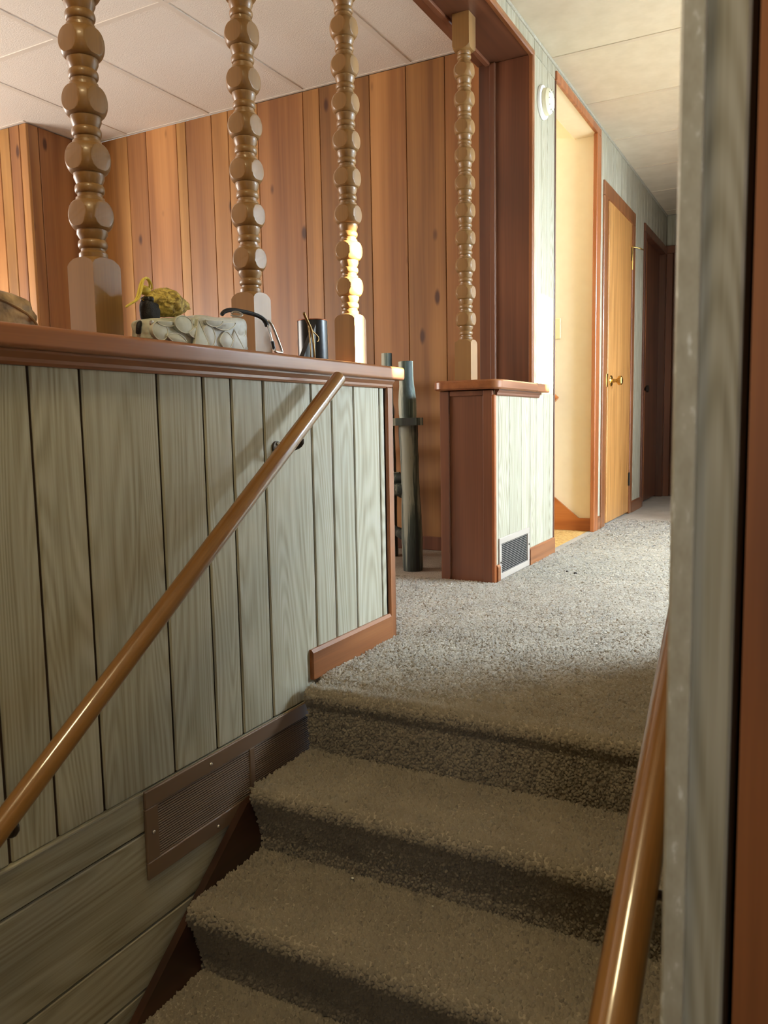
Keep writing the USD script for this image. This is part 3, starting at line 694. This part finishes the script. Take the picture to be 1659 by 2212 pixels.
# ------------------------------------------------------------------ handrails
RS = np.array([0, .819, .573]); RS /= np.linalg.norm(RS)
RAIL_ROT = ((1, 0, 0), math.degrees(math.atan2(-RS[1], RS[2])))
def handrail(top, length, r, side, brackets, label):
    b = thing('handrail', top - RS * length, label, 'handrail', rot=RAIL_ROT)
    part('rail', lathe([(0, 0), (r - .004, 0), (r - .001, .001), (r, .004)] + [(r, z) for z in np.linspace(.1, length - .1, 14)] + [(r, length - .004), (r - .001, length - .001), (r - .004, length), (0, length)], 36), M_RAIL, b, local=True, smooth=40)
    xwall = XW if side < 0 else -.086
    for d in brackets:
        c = top - RS * d
        w = np.array([xwall, c[1], c[2] - .042])
        arm = spline([w, w + (-side * .03, 0, -.004), (c[0] + side * .004, c[1], c[2] - r - .02), (c[0], c[1], c[2] - r + .002)], 12)
        bk = part('bracket', cat(tube(arm, .0055, 8), move(trimesh.creation.cylinder(.016, .006, sections=16), w + (-side * .002, 0, 0), ((0, 1, 0), 90)),
                                 move(trimesh.creation.box([.014, .05, .004]), c - (0, 0, r) , (RAIL_ROT[0], 35))), M_DARK_METAL, b)
        part('screw', move(trimesh.creation.icosphere(1, .004), w + (-side * .006, 0, .009)), M_STEEL, bk)
    return b
handrail(np.array([-1.05, 1.735, .766]), 1.75, .0185, -1, [.22, 1.20], 'long round varnished handrail sloping down the left half wall')
handrail(np.array([-.141, 1.62, .769]), 1.75, .021, 1, [.25, .98], 'round varnished handrail on the right, close by and partly behind the wall corner')

# ------------------------------------------------------------------ turned balusters
def baluster():
    s = .0345
    t = thing('turned_baluster', (-1.245, 1.150, CAP), 'nearest turned spool baluster, left of the yellow mesh bag', 'baluster', 'turned balusters on the half walls')
    Z = lambda z: z - CAP
    def block(z0, z1, up):
        # square block whose one end is turned round into a shoulder
        prof = [(0, z0), (.06, z0), (.06, z1 - .020), (.0488, z1 - .0165), (.045, z1 - .010), (.038, z1 - .004), (.027, z1), (0, z1)]
        g = lathe(prof, 48)
        if not up:
            g = trimesh.Trimesh(np.c_[g.vertices[:, :2], z0 + z1 - g.vertices[:, 2]], g.faces[:, ::-1], process=False)
        return from_manifold(to_manifold(g) ^ to_manifold(box(-s, s, -s, s, z0, z1)))
    part('square_base', block(0, Z(.978), True), M_SPINDLE, t, local=True)
    part('square_top', block(Z(2.068), Z(2.2), False), M_SPINDLE, t, local=True)
    pitch, z0 = .1045, 1.057
    pr = [(0, .974), (.0245, .974), (.0265, .980), (.0265, .986), (.0225, .990)]
    def ring(zc, h, r, rn):
        return [(rn, zc - h)] + [(rn + (r - rn) * math.cos(a), zc + h * math.sin(a)) for a in np.linspace(-1.3, 1.3, 7)] + [(rn, zc + h)]
    pr += ring(1.003, .0085, .0275, .0225)
    for k in range(10):
        c = z0 + k * pitch
        if k:
            pr += [(.0230, c - .0700)] + ring(c - .0555, .0085, .0278, .0232) + [(.0240, c - .0455)]
        pr += [(.0285, c - .0350), (.0285, c - .0275), (.0262, c - .0262)]
        pr += [(.0262 + .0156 * math.sqrt(max(1 - abs(t_) ** 1.9, 0)), c + t_ * .0275) for t_ in np.sin(np.linspace(-1.5, 1.5, 19))]
        pr += [(.0272, c + .0270), (.0265, c + .0330)]
    c = z0 + 10 * pitch
    pr += [(.0230, 2.036)] + ring(2.048, .0075, .0275, .0230) + [(.0255, 2.060), (.0255, 2.070), (0, 2.070)]
    pr = [(r, Z(z)) for r, z in pr]
    zs = [p[1] for p in pr]
    g = lathe(pr, 48)
    sp = from_manifold(to_manifold(g) ^ to_manifold(box(-s, s, -s, s, Z(.9), Z(2.2))))
    part('turned_spindle', sp, M_SPINDLE, t, local=True, smooth=32)
    return t
b1 = baluster()
copy_thing(b1, (-1.245, 1.645, CAP), 'turned spool baluster standing behind the black strap and carabiner', 'turned balusters on the half walls')
copy_thing(b1, (-1.245, 2.140 - .01, CAP), 'turned spool baluster beside the black cup, its lower part in bright sun', 'turned balusters on the half walls')
copy_thing(b1, (-1.245, 3.045, CAP), 'farthest turned spool baluster, standing on the short half wall', 'turned balusters on the half walls')

# ------------------------------------------------------------------ grilles
def grille(name, y0, y1, z0, z1, x, frame, mull, n, label, catg, m, lm, screws, tilt):
    g = thing(name, (x, (y0 + y1) / 2, z0), label, catg)
    th = .007
    for a, b, c, d in ((y0, y1, z1 - frame, z1), (y0, y1, z0, z0 + frame)):
        part('frame_rail', box(x, x + th, a, b, c, d, .002), m, g)
    for a, b in ((y0, y0 + frame * .95), (y1 - frame * .95, y1)):
        part('frame_stile', box(x, x + th, a, b, z0 + frame, z1 - frame, .0015), m, g)
    spans, a = [], y0 + frame * .95
    for q in mull:
        part('mullion', box(x, x + th, q - .009, q + .009, z0 + frame, z1 - frame, .0015), m, g)
        spans.append((a, q - .009)); a = q + .009
    spans.append((a, y1 - frame * .95))
    part('duct', box(x + .0001, x + .0006, y0 + .005, y1 - .005, z0 + .005, z1 - .005), M_BLACK, g, smooth=False)  # near-black sheet, paints the shade inside the duct behind the louvers
    hh = (z1 - z0 - 2 * frame) / n
    for a, b in spans:
        for k in range(n):
            zc = z0 + frame + hh * (k + .5)
            d = hh * .16
            pr_ = [(x + .0026, zc + tilt * d + .0004), (x + .0046, zc - tilt * d + .00055), (x + .0046, zc - tilt * d - .00055), (x + .0026, zc + tilt * d - .0005)]
            part('louver', prism(pr_, 'y', a, b), lm, g, smooth=False)
    for (yy, zz) in screws:
        part('screw', move(trimesh.creation.icosphere(2, .0042), (x + th, yy, zz)), M_STEEL if name == 'return_air_grille' else M_DARK_METAL, g)
grille('return_air_grille', 1.078, 1.735, -.228, -.048, XW + .0015, .036, [1.413], 21, 'long brown louvered air grille low on the half wall beside the steps', 'air grille', M_BRONZE, M_BRONZE, [(1.27, -.066), (1.285, -.213), (1.096, -.135)], 1.0)
grille('floor_register', 3.068, 3.460, .002, .176, XW, .026, [], 16, 'beige louvered register in the short half wall above the carpet', 'register', M_BEIGE_STEEL, M_BEIGE_STEEL, [(3.08, .075), (3.448, .10)], -.6)

# ------------------------------------------------------------------ smoke alarm
sa = thing('smoke_alarm', (XW, 3.655, 2.05), 'round white and ivory smoke alarm on the panel strip left of the doorway', 'smoke alarm')
part('base', move(lathe([(0, 0), (.070, 0), (.072, .004), (.070, .013), (.060, .016), (0, .016)], 40), (XW, 3.642, 2.052), ((0, 1, 0), 90)), M_WHITE, sa)
cv = part('cover', move(lathe([(0, .014), (.054, .014), (.057, .020), (.055, .034), (.046, .045), (.030, .050), (0, .051)], 40), (XW, 3.642, 2.052), ((0, 1, 0), 90)), M_IVORY, sa)
for k in range(10):
    a = k * math.pi / 5
    part('slot', move(trimesh.creation.box([.0015, .008, .0015]), (XW + .0475, 3.642 + .043 * math.cos(a), 2.052 + .043 * math.sin(a)), ((1, 0, 0), math.degrees(a))), M_LINT, cv, smooth=False)

# ------------------------------------------------------------------ things on the ledge
def blob(center, radii, noise_amp, seed, sub=4, power=2.0, flat=None, rotz=0):
    g = trimesh.creation.icosphere(sub, 1.0)
    v = g.vertices
    if power != 2.0:
        v = v / (np.sum(np.abs(v) ** power, axis=1) ** (1 / power))[:, None]
    n = meshkit.fbm(v * 2.2 + seed, 4, seed) - .5
    v = v * (1 + noise_amp * n)[:, None] * np.asarray(radii)
    c, s = math.cos(rotz), math.sin(rotz)
    v = v @ np.array([[c, s, 0], [-s, c, 0], [0, 0, 1]]) + center
    if flat is not None:
        v[:, 2] = np.maximum(v[:, 2], flat)
    return trimesh.Trimesh(v, g.faces, process=False)

hb = thing('hide_bag', (-1.2, .86, CAP), 'mottled brown hide bag at the left end of the ledge', 'bag')
part('body', blob((-1.225, .78, CAP + .026), (.060, .190, .040), .14, 3, power=4, flat=CAP + .0005), M_SUEDE, hb, smooth=True)
part('seam', tube(spline([(-1.172, .66, CAP + .022), (-1.164, .74, CAP + .046), (-1.164, .84, CAP + .050), (-1.170, .92, CAP + .034), (-1.176, .955, CAP + .008)], 20), .0022, 6), M_SUEDE, hb)

pu = thing('patchwork_purse', (-1.175, 1.33, CAP), 'pale grey leather purse of overlapping stitched patches lying on the ledge', 'purse')
def slump(v):
    v = v.copy(); v[:, 2] = CAP + .0004 + (v[:, 2] - CAP - .0004) * np.interp(v[:, 1], [1.14, 1.32, 1.38, 1.50], [.62, .93, .90, 1.08]); return v
def rbox(c, half, rotz, seed, amp=.06, power=7):
    g = blob(c, half, amp, seed, 4, power, CAP + .0005, rotz); g.vertices = slump(g.vertices); return g
PC, PCB = np.array([-1.154, 1.247, CAP + .032]), np.array([-1.155, 1.395, CAP + .036])
part('left_pouch', rbox(PC, (.027, .080, .0335), .03, 11), M_LEATHER, pu, smooth=True)
part('right_pouch', rbox(PCB, (.028, .080, .0385), -.05, 12), M_LEATHER_B, pu, smooth=True)
def patch(center, half_w, half_h, ang, kind, m, rotz, bulge=.004):
    """A leather applique on the purse's front (+x) face with a raised, rolled edge."""
    if kind == 'disc':
        pts = [(math.cos(t), math.sin(t)) for t in np.linspace(0, 2 * np.pi, 22)[:-1]]
    elif kind == 'leaf':
        pts = [(math.cos(t) * (1 - .35 * abs(math.sin(t))), math.sin(t) * .8) for t in np.linspace(0, 2 * np.pi, 22)[:-1]]
    elif kind == 'half':
        pts = [(math.cos(t), math.sin(t)) for t in np.linspace(math.pi, 2 * math.pi, 13)]
    else:
        pts = [(-.9, -.8), (.1, -1), (.95, -.7), (.5, .1), (0, 1), (-.45, .15)]
    P = np.array(pts) * (half_w, half_h)
    c, s = math.cos(ang), math.sin(ang)
    P = P @ np.array([[c, s], [-s, c]])
    ct = np.array(center)
    ring = np.array([ct + (0, p[0], p[1]) for p in P])
    inner = np.array([ct + (bulge, p[0] * .6, p[1] * .6) for p in P])
    n = len(P)
    back = ring - (.006, 0, 0)
    V = np.vstack([back, ring + (.0015, 0, 0), inner, [ct + (bulge * 1.1, 0, 0)]])
    Fc = []
    for i in range(n):
        j = (i + 1) % n
        Fc += [[i, j, n + j], [i, n + j, n + i], [n + i, n + j, 2 * n + j], [n + i, 2 * n + j, 2 * n + i], [2 * n + i, 2 * n + j, 3 * n]]
    g = trimesh.Trimesh(V, Fc, process=False)
    R_ = trimesh.transformations.rotation_matrix(rotz, (0, 0, 1), ct)
    g.apply_transform(R_)
    e = trimesh.transform_points(np.vstack([ring, ring[:1]]) + (.002, 0, 0), R_)
    return g, tube(e, .0013, 6, caps=False)
FX = -1.1255
specs = [(FX - .002, 1.172, CAP + .030, .022, .026, .2, 'disc', 0), (FX, 1.222, CAP + .012, .030, .016, -.2, 'leaf', 0), (FX - .001, 1.196, CAP + .054, .030, .012, 0, 'half', 0), (FX + .001, 1.245, CAP + .048, .028, .020, -.3, 'disc', 0),
         (FX, 1.282, CAP + .040, .022, .022, .5, 'half', 0), (FX + .002, 1.298, CAP + .026, .026, .034, .15, 'tri', 0),
         (FX - .004, 1.335, CAP + .026, .018, .024, .1, 'disc', 1), (FX - .001, 1.352, CAP + .062, .026, .014, .1, 'half', 1), (FX - .002, 1.392, CAP + .060, .036, .016, .05, 'half', 1), (FX - .003, 1.400, CAP + .020, .022, .026, .1, 'leaf', 1),
         (FX - .004, 1.438, CAP + .020, .028, .026, .1, 'tri', 1), (FX - .006, 1.462, CAP + .046, .020, .024, -.4, 'leaf', 1), (FX - .012, 1.482, CAP + .018, .012, .020, .3, 'tri', 1), (FX - .010, 1.470, CAP + .014, .016, .010, -.2, 'leaf', 1)]
for x, y, z, w, h, a, k, side in specs:
    y = 1.247 + (y - 1.235) * .88 if side == 0 else 1.338 + (y - 1.335) * .84
    g, e = patch((x + (.0035 if side == 0 else .003), y, z), w, h, a, k, None, .05 if side == 0 else -.06)
    g.vertices = slump(g.vertices); e.vertices = slump(e.vertices)
    q = part('leather_patch', g, M_LEATHER if side == 0 else M_LEATHER_B, pu, smooth=50)
    part('rolled_edge', e, M_PIPING, q, smooth=True)
part('snap', move(lathe([(0, 0), (.006, 0), (.005, .003), (0, .004)], 14), (-1.1285, 1.176, CAP + .034), ((0, 1, 0), 90)), M_STEEL, pu)
part('strap_tab', tube(spline([(-1.152, 1.172, CAP + .036), (-1.148, 1.162, CAP + .030), (-1.152, 1.164, CAP + .016)], 8), .005, 8), M_STRAP, pu)

yb_ = thing('mesh_bag', (-1.17, 1.245, CAP + 0.0550), 'yellow mesh drawstring bag lying on the patchwork purse', 'bag')
def net_body():
    g = trimesh.creation.icosphere(4, 1.0)
    v = g.vertices.copy()
    n = meshkit.fbm(v * 3 + 4, 4, 21) - .5
    v *= (1 + .5 * n)[:, None]
    t = v[:, 1]
    taper = np.where(t > 0, np.clip(1 - .55 * t, .2, 1), np.clip(1 + .25 * t, .5, 1))
    v[:, 0] *= taper * .034; v[:, 2] *= taper * .030; v[:, 1] *= .062
    v += (-1.156, 1.252, CAP + 0.0830)
    v[:, 2] = np.maximum(v[:, 2], CAP + 0.0555)
    return trimesh.Trimesh(v, g.faces, process=False)
part('net', net_body(), M_NET, yb_, smooth=True)
part('neck', blob((-1.160, 1.196, CAP + 0.1010), (.009, .014, .009), .5, 31, 3), M_CORD, yb_, smooth=True)
for k, pts in enumerate(([(-1.158, 1.205, CAP + 0.1070), (-1.150, 1.192, CAP + 0.1210), (-1.146, 1.172, CAP + 0.1130), (-1.146, 1.160, CAP + 0.0850), (-1.146, 1.148, CAP + 0.0710), (-1.146, 1.130, CAP + 0.0610)],
                         [(-1.158, 1.210, CAP + 0.1050), (-1.150, 1.200, CAP + 0.1190), (-1.143, 1.178, CAP + 0.1190), (-1.141, 1.165, CAP + 0.0930), (-1.142, 1.156, CAP + 0.0770), (-1.146, 1.142, CAP + 0.0690)])):
    part('drawstring', tube(spline(pts, 26), .0021, 7), M_CORD, yb_, smooth=True)
dk = thing('black_pouch', (-1.178, 1.19, CAP + 0.0450), 'small black pouch tucked beside the yellow mesh bag', 'pouch')
part('body', blob((-1.156, 1.202, CAP + 0.0630), (.015, .018, .022), .12, 41, 3, 4, CAP + 0.0455), M_STRAP, dk, smooth=True)
part('flap', blob((-1.155, 1.203, CAP + 0.0830), (.014, .017, .006), .1, 42, 3, 4), M_CUP, dk, smooth=True)

ca = thing('carabiner_strap', (-1.12, 1.52, CAP), 'black braided strap with a steel carabiner leaning from the purse onto the ledge', 'carabiner')
part('strap', tube(spline([(-1.150, 1.412, CAP + .077), (-1.144, 1.432, CAP + .089), (-1.134, 1.466, CAP + .089), (-1.122, 1.505, CAP + .083), (-1.116, 1.524, CAP + .072), (-1.115, 1.530, CAP + .062)], 24), [.0048] * 18 + [.0056] * 6, 8), M_STRAP, ca, smooth=True)
part('ring', tube(spline([(-1.138, 1.430, CAP + .081), (-1.130, 1.444, CAP + .085), (-1.126, 1.454, CAP + .079), (-1.130, 1.442, CAP + .076), (-1.138, 1.428, CAP + .078)], 20), .0022, 7), M_STEEL, ca, smooth=True)
lo = spline([(-1.114, 1.528, CAP + .072), (-1.110, 1.540, CAP + .066), (-1.106, 1.553, CAP + .040), (-1.102, 1.566, CAP + .008), (-1.102, 1.562, CAP + .0035), (-1.102, 1.548, CAP + .0035), (-1.104, 1.540, CAP + .008)], 40)
part('hook', tube(lo, .0032, 9), M_STEEL, ca, smooth=True)
part('gate', tube([(-1.104, 1.540, CAP + .006), (-1.107, 1.534, CAP + .034), (-1.112, 1.527, CAP + .064)], .0024, 8), M_STEEL, ca, smooth=True)
part('gate_sleeve', tube([(-1.1045, 1.5395, CAP + .010), (-1.1065, 1.5355, CAP + .028)], .0045, 10), M_CUP, ca, smooth=40)

cu = thing('black_cup', (-1.165, 1.79, CAP), 'matte black cup with a bent bronze wire handle on the ledge', 'cup')
CY, CX_ = 1.802, -1.168
part('body', move(lathe([(0, 0), (.0375, 0), (.0395, .003), (.0395, .103), (.0385, .105), (.0370, .103), (.0370, .006), (0, .006)], 44), (CX_, CY, CAP)), M_CUP, cu, smooth=40)
part('lip', move(lathe([(.0368, .1035), (.0398, .1035), (.0402, .1052), (.0385, .1068), (.0366, .1052), (.0368, .1035)], 44), (CX_, CY, CAP)), M_CUP_LIP, cu, smooth=True)
part('handle', tube(spline([(-1.128, 1.702, CAP + .112), (-1.128, 1.722, CAP + .088), (-1.128, 1.735, CAP + .070), (-1.127, 1.740, CAP + .045), (-1.127, 1.744, CAP + .003)], 30), [.0036] * 16 + [.0028] * 14, 10), M_GOLD, cu, smooth=True)
part('hook', tube(spline([(-1.128, 1.734, CAP + .072), (-1.127, 1.752, CAP + .064), (-1.126, 1.763, CAP + .056), (-1.1265, 1.762, CAP + .048), (-1.127, 1.757, CAP + .047)], 16), .0016, 7), M_GOLD, cu, smooth=True)
part('handle_wire', tube(spline([(-1.129, 1.722, CAP + .082), (-1.129, 1.728, CAP + .05), (-1.129, 1.730, CAP + .003)], 14), .0016, 7), M_GOLD, cu, smooth=True)
part('side_flap', hull([(-1.136, 1.768, CAP + .09), (-1.148, 1.768, CAP + .09), (-1.136, 1.705, CAP + .0005), (-1.150, 1.705, CAP + .0005), (-1.138, 1.765, CAP + .0005), (-1.152, 1.768, CAP + .0005)]), M_CUP, cu, smooth=False)

# ------------------------------------------------------------------ log chair in the side room
lc = thing('log_chair', (-1.75, 3.2, 0), 'rustic chair of weathered green logs behind the half wall', 'chair')
def log(p0, p1, r0, r1, seed, n=26):
    p = np.linspace(p0, p1, n)
    r = np.random.default_rng(seed)
    rad = np.linspace(r0, r1, n) * (1 + .07 * np.sin(np.linspace(0, 9, n) + r.uniform(0, 6)) * r.uniform(.4, 1) + r.normal(0, .012, n))
    g = tube(p, rad, 18)
    g.vertices += (meshkit.fbm(g.vertices * (40, 40, 6), 3, seed)[:, None] - .5) * .006 * (g.vertices - np.repeat(np.vstack([p, p[:1], p[-1:]]), [18] * n + [1, 1], axis=0)) / r0
    return g
part('front_post', log((-1.552, 3.16, .0), (-1.566, 3.16, .655), .045, .040, 51), M_LOG_DARK, lc)
part('post_top', log((-1.566, 3.16, .65), (-1.575, 3.16, .915), .040, .031, 50, 14), M_LOG, lc)
part('back_post', log((-1.83, 3.47, .0), (-1.83, 3.47, .985), .043, .026, 52), M_LOG, lc)
part('front_post', log((-2.15, 3.06, .0), (-2.15, 3.06, .63), .043, .038, 53), M_LOG, lc)
part('back_post', log((-2.42, 3.40, .0), (-2.42, 3.40, .965), .043, .03, 54), M_LOG, lc)
part('arm_board', prism([(-1.47, 3.11), (-1.49, 3.085), (-1.61, 3.07), (-1.90, 3.36), (-1.86, 3.46), (-1.80, 3.46)], 'z', .640, .672), M_LOG_DARK, lc, smooth=False)
part('seat_rail', log((-1.56, 3.16, .36), (-2.15, 3.07, .36), .03, .028, 55), M_LOG_DARK, lc)
part('seat_rail', log((-1.56, 3.16, .34), (-1.83, 3.47, .34), .03, .028, 56), M_LOG_DARK, lc)
part('stretcher', log((-1.56, 3.16, .14), (-1.83, 3.47, .14), .024, .022, 57), M_LOG_DARK, lc)
for k in range(5):
    part('seat_slat', log((-1.60 - .06 * k, 3.20 + .055 * k, .405), (-2.17 - .06 * k, 3.11 + .055 * k, .405), .024, .024, 60 + k), M_LOG_DARK, lc)
for k in range(3):
    part('back_slat', log((-1.84, 3.47, .55 + .15 * k), (-2.42, 3.40, .55 + .15 * k), .022, .022, 70 + k), M_LOG_DARK, lc)

# ------------------------------------------------------------------ bits on the carpet
def bit(p, r, m, label, catg, name, seed):
    tag(part(name, blob(np.array(p), (r, r * .8, r * .6), .5, seed, 2), m, '/World', smooth=True), label, catg)
bit((-.835, 1.385, -.312), .0034, M_CRUMB, 'larger white crumb on the tread below the second riser, nearer the left', 'crumb', 'crumb', 82)
bit((-.640, 1.370, -.312), .0024, M_CRUMB, 'tiny white crumb on the tread right of the larger crumb', 'crumb', 'crumb', 83)
bit((-.914, 3.357, .006), .006, M_LINT, 'dark bit of lint on the hall carpet, left of a pair before the register', 'lint', 'lint', 84)
bit((-.871, 3.329, .006), .007, M_LINT, 'dark bit of lint on the hall carpet, right of a pair before the register', 'lint', 'lint', 85)
